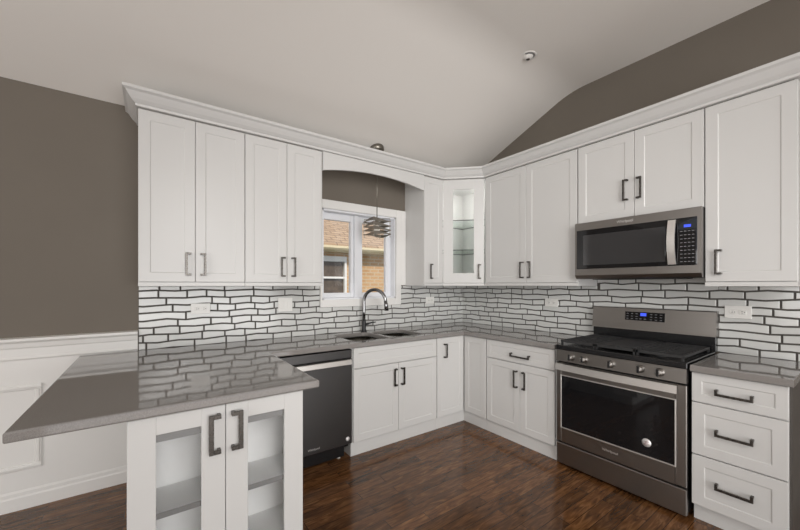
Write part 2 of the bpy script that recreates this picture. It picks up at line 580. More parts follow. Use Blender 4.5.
# ------------------------------------------------------------------ backsplash: dark grout board with wavy glazed tiles
def backsplash(name, full, regions, L, zb, rotz, loc, seed, label):
    """regions: list of (x0,x1,z0,z1) allowed; viewer-facing side is local -y"""
    rnd = random.Random(seed)
    bm = B()
    for (a, b, c, d) in regions:
        box(bm, a, b, -0.006, 0.0, c, d, mi=0)
    P, G = 0.0535, 0.0112
    rows = 10
    # row boundaries: zigzag polylines with alternating swells
    bounds = []
    for k in range(rows + 1):
        pts = []
        x = -0.2 - rnd.random() * 0.12
        sgn = 1 if k % 2 else -1
        while x < L + 0.4:
            pts.append((x, zb + k * P + sgn * (0.0022 + 0.0050 * rnd.random())))
            sgn = -sgn
            x += 0.10 + 0.10 * rnd.random()
        bounds.append(pts)
    def ev(pts, x):
        for (xa, za), (xb, zb_) in zip(pts, pts[1:]):
            if xa <= x <= xb:
                return za + (zb_ - za) * (x - xa) / (xb - xa)
        return pts[-1][1]
    def tile(x0, x1, lo, hi, zc0, zc1):
        if x1 - x0 < 0.012:
            return
        xs = sorted({x0, x1} | {p[0] for p in lo if x0 + 0.01 < p[0] < x1 - 0.01} | {p[0] for p in hi if x0 + 0.01 < p[0] < x1 - 0.01})
        bot = [max(ev(lo, x) + G / 2, zc0) for x in xs]
        top = [min(ev(hi, x) - G / 2, zc1) for x in xs]
        if min(t - b for t, b in zip(top, bot)) < 0.006:
            return
        e = 0.0022
        def loop(y, s):
            n = len(xs)
            r = []
            for i in range(n):
                xx = xs[i] + (s if i == 0 else -s if i == n - 1 else 0)
                r.append(bm.verts.new((xx, y, bot[i] + s)))
            for i in reversed(range(n)):
                xx = xs[i] + (s if i == 0 else -s if i == n - 1 else 0)
                r.append(bm.verts.new((xx, y, top[i] - s)))
            return r
        l0, l1, l2 = loop(-0.005, 0), loop(-0.0095, 0), loop(-0.0115, e)
        n = len(l0)
        for A, Bq in ((l0, l1), (l1, l2)):
            for i in range(n):
                f = bm.faces.new((A[i], A[(i + 1) % n], Bq[(i + 1) % n], Bq[i]))
                f.material_index = 1
        f = bm.faces.new(l2)
        f.material_index = 1
    for k in range(rows):
        x = -rnd.random() * 0.2
        while x < L:
            w = rnd.choice((0.13, 0.15, 0.16, 0.18, 0.22, 0.26, 0.30))
            zlo, zhi = zb + k * P, zb + (k + 1) * P
            for (a, b, c, d) in ([full] if zhi + 0.01 < full[3] else regions):
                if zhi < c + 0.01 or zlo > d - 0.01:
                    continue
                t0, t1 = max(x + G / 2, a + 0.001), min(x + w - G / 2, b - 0.001)
                if t1 > t0:
                    tile(t0, t1, bounds[k], bounds[k + 1], c + 0.001, d - 0.001)
            x += w
    bmesh.ops.recalc_face_normals(bm, faces=bm.faces)
    o = link(name, bm, [GROUT, TILE], None, loc, rotz)
    return tag(o, label, 'backsplash')
X0 = -3.27
def lx(x): return x - X0
backsplash('tile_backsplash', (0, lx(-0.008), 0.914, 1.165), [(0, lx(-1.908), 0.914, 1.369), (lx(-1.908), lx(-0.972), 0.914, 1.165), (lx(-0.972), lx(-0.008), 0.914, 1.369)],
           3.26, 0.908, 0, (X0, -0.0007, 0), 4, 'glossy white wavy mosaic tile backsplash below the sink window wall cabinets')
backsplash('tile_backsplash', (0, 2.90, 0.914, 1.369), [(0, 1.634, 0.914, 1.369), (1.634, 2.438, 0.914, 1.45), (2.438, 2.90, 0.914, 1.369)],
           2.90, 0.908, -PI / 2, (-0.0007, 0, 0), 9, 'glossy white wavy mosaic tile backsplash behind the range')

# ------------------------------------------------------------------ cabinet parts
def shaker(name, parent, x0, x1, z0, z1, yb, t=0.02, stile=0.062, rec=0.0035, mat=None, glaz=None, raised=False, top=None):
    """door or drawer front: back face at y=yb, front at yb-t"""
    bm = B()
    g = 0.0016
    x0 += g; x1 -= g; z0 += g; z1 -= g
    if glaz:
        yf = yb - t
        top = top or stile
        for (a, b, c, d) in ((x0, x0 + stile, z0, z1), (x1 - stile, x1, z0, z1), (x0 + stile, x1 - stile, z1 - top, z1), (x0 + stile, x1 - stile, z0, z0 + stile)):
            box(bm, a, b, yf, yb, c, d, 0.0012)
        o = link(name, bm, mat or WHITE, parent)
        bm = B(); box(bm, x0 + stile - 0.003, x1 - stile + 0.003, yb - 0.009, yb - 0.005, z0 + stile - 0.003, z1 - top + 0.003)
        link('glass_pane', bm, GLASS, o)
        return o
    t_ = bmesh.new()
    bmesh.ops.create_cube(t_, size=1)
    for v in t_.verts:
        v.co = Vector(((x0 + x1) / 2 + v.co.x * (x1 - x0), yb - t / 2 + v.co.y * t, (z0 + z1) / 2 + v.co.z * (z1 - z0)))
    bmesh.ops.bevel(t_, geom=t_.edges[:], offset=0.0018, segments=1, affect='EDGES')
    f = min(t_.faces, key=lambda q: q.calc_center_median().y + (10 if abs(q.normal.y) < 0.99 else 0))
    st = min(stile, (z1 - z0) * 0.28)
    bmesh.ops.inset_region(t_, faces=[f], thickness=st - 0.004, use_even_offset=True)
    bmesh.ops.inset_region(t_, faces=[f], thickness=0.005, depth=0, use_even_offset=True)
    for v in f.verts:
        v.co.y += rec
    if raised:
        bmesh.ops.inset_region(t_, faces=[f], thickness=0.008, use_even_offset=True)
        bmesh.ops.inset_region(t_, faces=[f], thickness=0.004, use_even_offset=True)
        for v in f.verts:
            v.co.y += 0.0025
    merge(bm, t_)
    return link(name, bm, mat or WHITE, parent)

def handle(parent, cx, cz, yf, length=0.155, vertical=True, w=0.015, side=1, reach=0.038):
    """flat bracket-shaped bar pull on a front whose face is at y=yf; the prongs point to +x/-x (side) or up"""
    bm = B()
    so, th = 0.026, 0.010
    h = length / 2
    def piece(u0, u1, v0, v1, ya, yb):       # u along the bar, v across it
        if vertical:
            box(bm, min(cx + side * v0, cx + side * v1), max(cx + side * v0, cx + side * v1), ya, yb, cz + u0, cz + u1, 0.0012)
        else:
            box(bm, cx + u0, cx + u1, ya, yb, cz + min(v0, v1), cz + max(v0, v1), 0.0012)
    piece(-h, h, -w / 2, w / 2, yf - so, yf - so + th)
    for s in (-1, 1):
        a, b = (h - w, h) if s > 0 else (-h, -h + w)
        piece(a, b, w / 2 - 0.001, reach - w / 2, yf - so, yf - so + th)
        piece(a, b, reach - w / 2 - 0.013, reach - w / 2, yf - so + th - 0.001, yf + 0.001)
    return link('handle', bm, NICKEL, parent)

UZ0, UZ1, UD = 1.37, 2.51, 0.335     # upper cabinets: bottom, top, depth incl. door
DT = 0.02
def upper(label, loc, rotz, w, doors, z0=UZ0, z1=UZ1, group='upper cabinets', rail=0.028, d=UD):
    """doors: list of (x0,x1,handle_x or None)"""
    t = thing('upper_cabinet', label, 'cabinet', (loc[0], loc[1], z0), rotz, group)
    H = z1 - z0
    bm = B()
    box(bm, 0, w, -(d - DT), -0.001, 0, H, 0.001)
    link('carcass', bm, WHITE, t)
    if rail:
        bm = B(); box(bm, 0, w, -d, -(d - DT), 0, rail - 0.002, 0.001); link('light_rail', bm, WHITE, t)
    for (a, b, hx) in doors:
        dr = shaker('door', t, a, b, rail, H - 0.004, -(d - DT))
        if hx is not None:
            handle(dr, hx, 1.521 - z0 if rail else 0.205, -d, w=0.012, side=1 if (hx > (a + b) / 2 or b - a == w) else -1, reach=0.034)
    return t
# back wall, left of the window
upper('white two-door upper cabinet at far left, beside gray wall', (-3.266, 0), 0, 0.634, [(0.0, 0.316, 0.263), (0.316, 0.634, 0.374)])
upper('white two-door upper cabinet directly left of the sink window', (-2.630, 0), 0, 0.615, [(0.0, 0.311, 0.266), (0.311, 0.600, 0.372)])
upper('narrow white single-door upper cabinet right of the sink window', (-0.905, 0), 0, 0.262, [(0.0, 0.262, 0.075)])
# right wall
upper('white two-door upper cabinet between glass corner cabinet and microwave', (0, -0.638), -PI / 2, 0.992, [(0.02, 0.502, 0.452), (0.502, 0.985, 0.555)])
t = upper('short white two-door cabinet mounted above the microwave', (0, -1.632), -PI / 2, 0.806, [(0.0, 0.410, 0.344), (0.410, 0.804, 0.455)], z0=1.876, rail=0.0)
t = upper('tall white single-door upper cabinet right of the microwave', (0, -2.440), -PI / 2, 0.392, [(0.0, 0.392, 0.055)])

# diagonal corner cabinet with glass door
cc = thing('corner_cabinet', 'white diagonal corner upper cabinet with lit narrow glass door', 'cabinet', (0, 0, UZ0))
A, Bp = (-0.643, -0.335), (-0.335, -0.638)
H = UZ1 - UZ0
bm = B()
poly = [(-0.642, -0.001), (-0.001, -0.001), (-0.001, -0.637), (-0.307, -0.637), (-0.642, -0.307)]
prism(bm, poly, 'Z', 0, 0.02); prism(bm, poly, 'Z', H - 0.02, H)
box(bm, -0.643, -0.001, -0.016, -0.001, 0.02, H - 0.02); box(bm, -0.016, -0.001, -0.637, -0.016, 0.02, H - 0.02)
box(bm, -0.642, -0.627, -0.310, -0.016, 0.02, H - 0.02); box(bm, -0.310, -0.016, -0.637, -0.621, 0.02, H - 0.02)
link('carcass', bm, INNER, cc)
# a child front built along the diagonal
dvec = Vector((Bp[0] - A[0], Bp[1] - A[1], 0)); DW_ = dvec.length; ang = math.atan2(dvec.y, dvec.x)
M = Matrix.Translation((A[0], A[1], 0)) @ Matrix.Rotation(ang, 4, 'Z') @ Matrix.Translation((0, 0.02, 0))
def turn(o):
    o.data.transform(M)
    for c in o.children:
        turn(c)
door = shaker('door', cc, 0.0, DW_, 0.028, H - 0.004, 0.0, t=0.02, stile=0.106, glaz=True)
handle(door, DW_ - 0.058, 1.521 - UZ0, -0.02, w=0.012, reach=0.030)
turn(door)
bm = B(); box(bm, 0, DW_, -0.02, 0, 0, 0.026, 0.001); o = link('light_rail', bm, WHITE, cc); turn(o)
for z in (0.38, 0.70):
    bm = B()
    prism(bm, [(-0.62, -0.02), (-0.02, -0.02), (-0.02, -0.62), (-0.31, -0.62), (-0.62, -0.31)], 'Z', z, z + 0.009)
    bm.normal_update()
    for f_ in bm.faces:
        f_.material_index = 0 if abs(f_.normal.z) > 0.5 else 1
    link('glass_shelf', bm, [SHELFG, SHELFE], cc)
bm = B(); lathe(bm, [(0.035, -0.012), (0.035, 0.0), (0.03, 0.0)], (-0.36, -0.36, H - 0.021), 20)
o = link('puck_light', bm, PUCK, cc)
light('puck_lamp', 'POINT', (-0.36, -0.36, UZ0 + H - 0.06), (0, 0, 0), 2.0, (1.0, 0.98, 0.94), shadow_soft_size=0.025)

# arched valance across the window
bm = B()
va, vb = -2.014, -0.906
n = 28
poly = [(va, UZ1), (va, 2.352)]
c = 0.060
Rr = ((vb - va) ** 2 / 4 + c * c) / (2 * c)
for i in range(1, n):
    x = va + (vb - va) * i / n
    dx = x - (va + vb) / 2
    poly.append((x, 2.352 + c - (Rr - math.sqrt(Rr * Rr - dx * dx))))
poly += [(vb, 2.352), (vb, UZ1)]
prism(bm, poly, 'Y', -0.335, -0.315)
vz = link('arched_valance', bm, WHITE)
tag(vz, 'white arched wooden valance spanning above the sink window', 'valance')

# crown molding swept round the cabinet tops
path = [Vector((-3.267, -0.0)), Vector((-3.267, -0.336)), Vector((-0.643, -0.336)), Vector((-0.336, -0.638)), Vector((-0.336, -2.833)), Vector((0.0, -2.833))]
prof = [(-0.015, 2.512), (0.003, 2.512), (0.012, 2.514), (0.014, 2.528), (0.024, 2.536), (0.036, 2.548), (0.050, 2.568), (0.060, 2.584), (0.070, 2.590), (0.076, 2.594), (0.076, 2.612), (-0.015, 2.612)]
def offset(path, d):
    out = []
    for i, p in enumerate(path):
        ns = []
        if i > 0:
            e = (path[i] - path[i - 1]).normalized(); ns.append(Vector((e.y, -e.x)))
        if i < len(path) - 1:
            e = (path[i + 1] - path[i]).normalized(); ns.append(Vector((e.y, -e.x)))
        if len(ns) == 1:
            out.append(p + ns[0] * d)
        else:
            b = (ns[0] + ns[1]).normalized()
            out.append(p + b * (d / b.dot(ns[0])))
    return out
bm = B()
cols = []
for d, z in prof:
    cols.append([bm.verts.new((q.x, q.y, z)) for q in offset(path, -d if False else d)])
m_ = len(prof)
for j in range(m_):
    a, b = cols[j], cols[(j + 1) % m_]
    for i in range(len(path) - 1):
        bm.faces.new((a[i], a[i + 1], b[i + 1], b[i]))
bm.faces.new([c_[0] for c_ in cols]); bm.faces.new([c_[-1] for c_ in cols])
bmesh.ops.recalc_face_normals(bm, faces=bm.faces)
crown = link('crown_molding', bm, WHITE)
tag(crown, 'white crown molding running along the tops of all upper cabinets', 'molding')

# ------------------------------------------------------------------ base cabinets
BD = 0.63          # depth incl. door
BZ = 0.876
def base(label, loc, rotz, w, fronts, name='base_cabinet', toe=0.024, group='base cabinets', carc=True):
    """fronts: (kind, x0,x1,z0,z1, handle) handle=(x,z,vertical,len) or None"""
    t = thing(name, label, 'cabinet', loc, rotz, group)
    bm = B()
    if carc:
        box(bm, 0, w, -(BD - DT), -0.02, 0.10, BZ, 0.001)
    else:                              # open-topped sink base: floor, sides, front rail
        box(bm, 0, w, -(BD - DT), -0.02, 0.10, 0.62)
        box(bm, 0, 0.018, -(BD - DT), -0.02, 0.62, BZ); box(bm, w - 0.018, w, -(BD - DT), -0.02, 0.62, BZ)
        box(bm, 0.018, w - 0.018, -(BD - DT), -(BD - DT) + 0.018, 0.62, BZ); box(bm, 0.018, w - 0.018, -0.035, -0.02, 0.62, BZ)
    link('carcass', bm, WHITE, t)
    bm = B(); box(bm, 0, w, -(BD - toe), -0.05, 0.0, 0.10); link('toe_kick', bm, WHITE, t)
    for (kind, x0, x1, z0, z1, hd) in fronts:
        fr = shaker(kind, t, x0, x1, z0, z1, -(BD - DT), stile=0.058)
        if hd:
            handle(fr, hd[0], hd[1] - (0 if hd[2] else 0.008), -BD, hd[3], hd[2], w=0.013, side=1 if hd[0] > (x0 + x1) / 2 else -1, reach=0.034)
    return t
# sink base (local x from -1.896)
base('white two-door sink base cabinet right of the dishwasher', (-1.896, 0, 0), 0, 0.903,
     [('false_front', 0.012, 0.900, 0.705, 0.872, None),
      ('door', 0.012, 0.456, 0.112, 0.700, (0.405, 0.580, True, 0.15)),
      ('door', 0.456, 0.900, 0.112, 0.700, (0.506, 0.580, True, 0.15))], carc=False)
# corner base, two legs
t = thing('corner_base_cabinet', 'white corner base cabinet with two narrow doors at the inside corner', 'cabinet', (0, 0, 0), 0, 'base cabinets')
bm = B()
box(bm, -0.992, -0.02, -0.61, -0.02, 0.10, BZ); box(bm, -0.61, -0.02, -0.915, -0.612, 0.10, BZ)
link('carcass', bm, WHITE, t)
bm = B(); prism(bm, [(-0.992, -0.606), (-0.606, -0.606), (-0.606, -0.915), (-0.05, -0.915), (-0.05, -0.05), (-0.992, -0.05)], 'Z', 0, 0.10)
link('toe_kick', bm, WHITE, t)
d1 = shaker('door', t, -0.990, -0.634, 0.112, 0.872, -0.61, stile=0.058)
handle(d1, -0.880, 0.745, -0.63, 0.135, w=0.012, side=-1, reach=0.034)
d2 = shaker('door', t, 0.634, 0.913, 0.112, 0.872, -0.61, stile=0.058)
d2.data.transform(Matrix.Rotation(-PI / 2, 4, 'Z'))
# right wall, left of the range
base('white base cabinet with one drawer over two doors, left of the range', (0, -0.917, 0), -PI / 2, 0.688,
     [('drawer', 0.004, 0.684, 0.705, 0.872, (0.372, 0.768, False, 0.19)),
      ('door', 0.004, 0.366, 0.112, 0.700, (0.318, 0.565, True, 0.15)),
      ('door', 0.366, 0.684, 0.112, 0.700, (0.424, 0.565, True, 0.15))])
# drawer base right of range
t = base('white three-drawer base cabinet right of the range', (0, -2.447, 0), -PI / 2, 0.384,
     [('drawer', 0.0, 0.384, 0.702, 0.872, (0.184, 0.775, False, 0.155)),
      ('drawer', 0.0, 0.384, 0.398, 0.698, (0.184, 0.548, False, 0.155)),
      ('drawer', 0.0, 0.384, 0.104, 0.394, (0.184, 0.250, False, 0.155))], toe=0.05)
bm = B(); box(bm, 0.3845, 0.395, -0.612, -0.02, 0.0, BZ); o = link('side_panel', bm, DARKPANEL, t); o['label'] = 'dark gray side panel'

# peninsula cabinets
pen = thing('peninsula_cabinet', 'white shallow peninsula cabinet with two glass doors under the counter overhang', 'cabinet', (-3.275, -1.215, 0), 0)
PW, PD = 0.671, 0.235
bm = B()
T = 0.018
box(bm, 0, T, -PD, 0, 0.09, BZ); box(bm, PW - T, PW, -PD, 0, 0.09, BZ)
box(bm, T, PW - T, -T, 0, 0.09, BZ); box(bm, T, PW - T, -PD, -T, 0.09, 0.09 + T); box(bm, T, PW - T, -PD, -T, BZ - T, BZ)
box(bm, PW / 2 - 0.012, PW / 2 + 0.012, -PD, -PD + 0.02, 0.11, BZ - T)
link('carcass', bm, INNER, pen)
bm = B(); box(bm, T, PW - T, -PD + 0.002, -PD + 0.022, 0.762, BZ - T); o = link('top_rail', bm, EDGE, pen); o['label'] = 'gray top rail behind the glass'
for z in (0.19, 0.460):
    bm = B(); box(bm, T, PW - T, -PD + 0.004, -T, z, z + 0.022); s = link('shelf', bm, INNER, pen)
    bm = B(); box(bm, T, PW - T, -PD + 0.002, -PD + 0.004, z, z + 0.022); o = link('edge_band', bm, EDGE, s); o['label'] = 'gray shelf front edge'
bm = B(); box(bm, 0, PW, -PD + 0.03, 0, 0.0, 0.09); link('toe_kick', bm, WHITE, pen)
for (a, b, hx) in ((0.0, 0.332, 0.276), (0.332, PW, 0.389)):
    dr = shaker('door', pen, a, b, 0.095, 0.872, -PD, t=0.02, stile=0.088, glaz=True, top=0.072)
    handle(dr, hx, 0.757, -PD - 0.02, 0.164, w=0.018, side=1 if a == 0 else -1, reach=0.045)
# the kitchen-side cabinet behind it
t = thing('blind_base_cabinet', 'plain white base cabinet behind the peninsula glass cabinet, beside dishwasher', 'cabinet', (-3.27, 0, 0), 0)
bm = B(); box(bm, 0, 0.665, -1.212, -0.66, 0.10, BZ); box(bm, 0, 0.755, -0.655, -0.02, 0.10, BZ); link('carcass', bm, WHITE, t)
bm = B(); box(bm, 0.02, 0.62, -1.212, -0.66, 0.0, 0.10); box(bm, 0.02, 0.74, -0.60, -0.05, 0, 0.10); link('toe_kick', bm, WHITE, t)

# ------------------------------------------------------------------ countertops (2D curves turned into meshes)
def rrect(x0, x1, y0, y1, r, n=5):
    pts = []
    for (cx, cy, a0) in ((x1 - r, y1 - r, 0), (x0 + r, y1 - r, 90), (x0 + r, y0 + r, 180), (x1 - r, y0 + r, 270)):
        for i in range(n + 1):
            a = math.radians(a0 + 90 * i / n)
            pts.append((cx + r * math.cos(a), cy + r * math.sin(a)))
    return pts
def slab(name, loops, z0, z1, bev=0.003):
    cu = bpy.data.curves.new(name, 'CURVE')
    cu.dimensions = '2D'
    cu.fill_mode = 'BOTH'
    cu.extrude = (z1 - z0) / 2 - bev
    cu.bevel_depth = bev
    cu.bevel_resolution = 2
    cu.offset = -bev
    for lp in loops:
        s = cu.splines.new('POLY')
        s.points.add(len(lp) - 1)
        for p, q in zip(s.points, lp):
            p.co = (q[0], q[1], 0, 1)
        s.use_cyclic_u = True
    ob = bpy.data.objects.new(name, cu)
    C.objects.link(ob)
    me = bpy.data.meshes.new_from_object(ob.evaluated_get(bpy.context.evaluated_depsgraph_get()))
    bpy.data.objects.remove(ob)
    bpy.data.curves.remove(cu)
    me.name = name
    me.transform(Matrix.Translation((0, 0, (z0 + z1) / 2)))
    me.materials.clear()
    me.materials.append(QUARTZ)
    for p in me.polygons:
        p.use_smooth = False
    o = bpy.data.objects.new(name, me)
    C.objects.link(o)
    return o
SKL = (-1.835, -1.475, -0.545, -0.135)
SKR = (-1.435, -1.075, -0.545, -0.135)
o = slab('countertop', [[(-3.58, -0.03), (-3.58, -1.494), (-2.533, -1.494), (-2.533, -0.655), (-0.655, -0.655), (-0.655, -1.612), (-0.013, -1.612), (-0.013, -0.013), (-3.27, -0.013), (-3.27, -0.026)],
                        rrect(*SKL, 0.06), rrect(*SKR, 0.06)], BZ + 0.001, 0.914, 0.007)
tag(o, 'long gray polished quartz countertop with wide peninsula at left', 'countertop')
o = slab('countertop', [[(-0.655, -2.447), (-0.655, -2.85), (-0.013, -2.85), (-0.013, -2.447)]], BZ + 0.001, 0.914)
tag(o, 'short gray quartz countertop on the three-drawer cabinet right of range', 'countertop')

# ------------------------------------------------------------------ sink and faucet
sk = thing('sink', 'stainless steel double-bowl undermount sink below the window', 'sink', (-1.455, -0.34, 0.70))
def bowl(parent, x0, x1, y0, y1):
    bm = B()
    top = [bm.verts.new((x + 1.455, y + 0.34, 0.1755)) for x, y in rrect(x0 - 0.004, x1 + 0.004, y0 - 0.004, y1 + 0.004, 0.062)]
    bot = [bm.verts.new((x + 1.455, y + 0.34, 0.012)) for x, y in rrect(x0 + 0.012, x1 - 0.012, y0 + 0.012, y1 - 0.012, 0.05)]
    btm = [bm.verts.new((x + 1.455, y + 0.34, 0.0)) for x, y in rrect(x0 + 0.03, x1 - 0.03, y0 + 0.03, y1 - 0.03, 0.04)]
    n = len(top)
    for a, b in ((top, bot), (bot, btm)):
        for i in range(n):
            f = bm.faces.new((a[i], a[(i + 1) % n], b[(i + 1) % n], b[i])); f.smooth = True
    bm.faces.new(btm)
    bmesh.ops.recalc_face_normals(bm, faces=bm.faces)
    bmesh.ops.reverse_faces(bm, faces=bm.faces)
    o = link('bowl', bm, SINKM, parent)
    md = o.modifiers.new('s', 'SOLIDIFY'); md.thickness = 0.0015; md.offset = -1
    bm = B(); lathe(bm, [(0.045, 0.001), (0.045, 0.004), (0.036, 0.005), (0.03, 0.003), (0.012, 0.004), (0.01, 0.016), (0.0, 0.017)], ((x0 + x1) / 2 + 1.455, (y0 + y1) / 2 + 0.34, 0), 20)
    link('drain', bm, STEELL, o)
bowl(sk, *SKL); bowl(sk, *SKR)
fa = thing('faucet', 'dark gooseneck kitchen faucet behind the double sink', 'faucet', (-1.475, -0.085, 0.914))
bm = B(); lathe(bm, [(0.029, 0), (0.029, 0.006), (0.024, 0.012), (0.020, 0.03), (0.019, 0.105), (0.016, 0.115), (0.0, 0.116)], (0, 0, 0), 20)
link('base', bm, MATBLACK, fa)
a = math.radians(32)
dx, dy = math.sin(a), -math.cos(a)
R_ = 0.118
pts = [(0, 0, 0.11), (0, 0, 0.20), (0, 0, 0.30)]
for i in range(1, 15):
    th = PI * i / 14 * 0.96
    q = R_ * (1 - math.cos(th))
    pts.append((dx * q, dy * q, 0.30 + R_ * math.sin(th)))
q0 = pts[-1]
pts.append((q0[0] + dx * 0.002, q0[1] + dy * 0.002, q0[2] - 0.02))
bm = B(); tube(bm, pts, 0.0165, 16); link('spout', bm, CHROMEB, fa)
e = pts[-1]
bm = B(); tube(bm, [(e[0], e[1], e[2]), (e[0] + dx * 0.004, e[1] + dy * 0.004, e[2] - 0.02), (e[0] + dx * 0.010, e[1] + dy * 0.010, e[2] - 0.08)], [0.0175, 0.020, 0.0215], 16); link('spray_head', bm, CHROMEB, fa)
bm = B(); tube(bm, [(0.015, 0, 0.075), (0.05, -0.004, 0.077)], 0.012, 12); tube(bm, [(0.045, -0.004, 0.078), (0.075, -0.008, 0.085), (0.13, -0.012, 0.088)], [0.008, 0.007, 0.006], 10)
link('lever', bm, MATBLACK, fa)

# ------------------------------------------------------------------ dishwasher
dw = thing('dishwasher', 'dark slate dishwasher with steel bar handle beside the peninsula', 'dishwasher', (-2.508, 0, 0))
DWW = 0.604
bm = B(); box(bm, 0.01, DWW - 0.01, -0.60, -0.03, 0.09, 0.868); link('body', bm, BLACK, dw)
bm = B(); box(bm, 0.002, DWW - 0.002, -0.652, -0.602, 0.128, 0.800, 0.004); dd = link('door', bm, SLATE, dw)
bm = B(); box(bm, 0.002, DWW - 0.002, -0.648, -0.602, 0.803, 0.868, 0.003); link('control_strip', bm, SLATE, dw)
bm = B(); box(bm, 0.03, DWW - 0.03, -0.700, -0.684, 0.762, 0.800, 0.003)
for x in (0.03, DWW - 0.052): box(bm, x, x + 0.022, -0.685, -0.651, 0.768, 0.794, 0.002)
o = link('handle', bm, STEELL, dd); o['label'] = 'bright steel bar handle'
bm = B(); lathe(bm, [(0.017, 0.0), (0.017, -0.002), (0.0, -0.0021)], (DWW - 0.042, -0.652, 0.172), 20, axis='Y')
o = link('badge', bm, BADGE, dd); o['label'] = 'round silver sticker'
bm = B(); text_mesh(bm, 'Whirlpool', 0.022, face_mat(0.285, -0.6528, 0.165)); link('logo', bm, BADGE, dd)
bm = B(); box(bm, 0.005, DWW - 0.04, -0.585, -0.575, 0.012, 0.124); link('toe_panel', bm, BLACK, dw)
for x in (0.05, DWW - 0.08):
    bm = B(); lathe(bm, [(0.016, 0), (0.016, 0.01), (0.007, 0.012), (0.007, 0.09)], (x, -0.565, 0), 12); link('foot', bm, STEELL, dw)

# ------------------------------------------------------------------ gas range (local frame: x along the wall, front towards -y)
rg = thing('gas_range', 'stainless steel gas range with black cooktop between base cabinets', 'range', (0, -1.630, 0), -PI / 2)
RW = 0.806
RF = 0.66
bm = B(); box(bm, 0.006, RW - 0.006, -0.63, -0.02, 0.03, 0.885); link('body', bm, BLACK, rg)
for x in (0.05, RW - 0.05):
    for y in (-0.60, -0.08):
        bm = B(); lathe(bm, [(0.018, 0), (0.018, 0.012), (0.009, 0.014), (0.009, 0.03)], (x, y, 0), 12); link('foot', bm, RUBBER, rg)
bm = B(); box(bm, 0.003, RW - 0.003, -RF, -0.632, 0.022, 0.176, 0.004); link('drawer', bm, STEEL, rg)
bm = B()   # door frame round the window
wx0, wx1, wz0, wz1 = 0.042, 0.746, 0.300, 0.690
zt, zb = 0.788, 0.188
box(bm, 0.003, wx0, -RF, -0.632, zb, zt, 0.003); box(bm, wx1, RW - 0.003, -RF, -0.632, zb, zt, 0.003)
box(bm, wx0, wx1, -RF, -0.632, zb, wz0); box(bm, wx0, wx1, -RF, -0.632, wz1, zt)
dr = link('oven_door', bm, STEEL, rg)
bm = B(); box(bm, wx0 + 0.002, wx1 - 0.002, -RF + 0.002, -0.634, wz0 + 0.002, wz1 - 0.002)
wnd = link('oven_window', bm, BGLASS, dr)
bm = B()
e = 0.007
for (a, b, c, d) in ((wx0 - e, wx1 + e, wz1, wz1 + e), (wx0 - e, wx1 + e, wz0 - e, wz0), (wx0 - e, wx0, wz0, wz1), (wx1, wx1 + e, wz0, wz1)):
    box(bm, a, b, -RF - 0.003, -RF + 0.001, c, d, 0.001)
link('window_bezel', bm, STEELL, dr)
bm = B(); lathe(bm, [(0.026, 0), (0.026, -0.0015), (0.0, -0.0016)], (0.600, -RF + 0.002, 0.382), 24, axis='Y', mi=0)
for z, w in ((0.389, 0.026), (0.382, 0.018), (0.375, 0.024)): box(bm, 0.600 - w / 2, 0.600 + w / 2, -RF - 0.0006, -RF + 0.001, z - 0.0012, z + 0.0012, mi=1)
o = link('sticker', bm, [BADGE, BADGERED], dr); o['label'] = 'round silver sticker on the oven glass'
bm = B(); text_mesh(bm, 'Whirlpool', 0.024, face_mat(0.385, -RF - 0.0006, 0.243)); link('logo', bm, STEELL, dr)
# handle
bm = B()
n = 16
ys = [-RF - 0.036 - 0.014 * math.sin(PI * i / n) for i in range(n + 1)]
xs = [0.012 + (RW - 0.055) * i / n for i in range(n + 1)]
prism(bm, [(x, y) for x, y in zip(xs, ys)] + [(x, y + 0.014) for x, y in reversed(list(zip(xs, ys)))], 'Z', 0.738, 0.785)
for x in (0.030, RW - 0.085): box(bm, x, x + 0.03, -RF - 0.030, -RF + 0.002, 0.745, 0.778, 0.002)
o = link('handle', bm, STEELL, dr); o['label'] = 'bright steel handle bar'
# control panel with knobs
bm = B(); prism(bm, [(-0.63, 0.800), (-RF - 0.006, 0.800), (-RF, 0.884), (-0.63, 0.884)], 'X', 0.003, RW - 0.003)
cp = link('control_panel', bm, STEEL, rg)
for x in (0.122, 0.215, 0.395, 0.568, 0.672):
    bm = B()
    lathe(bm, [(0.026, 0.0), (0.026, -0.006), (0.021, -0.008), (0.020, -0.032), (0.017, -0.036), (0.0, -0.037)], (x, -RF - 0.002, 0.843), 20, axis='Y')
    kb = link('knob', bm, STEEL, cp)
    bm = B(); box(bm, x - 0.007, x + 0.007, -RF - 0.046, -RF - 0.034, 0.822, 0.864, 0.001); link('grip', bm, BLACK, kb)
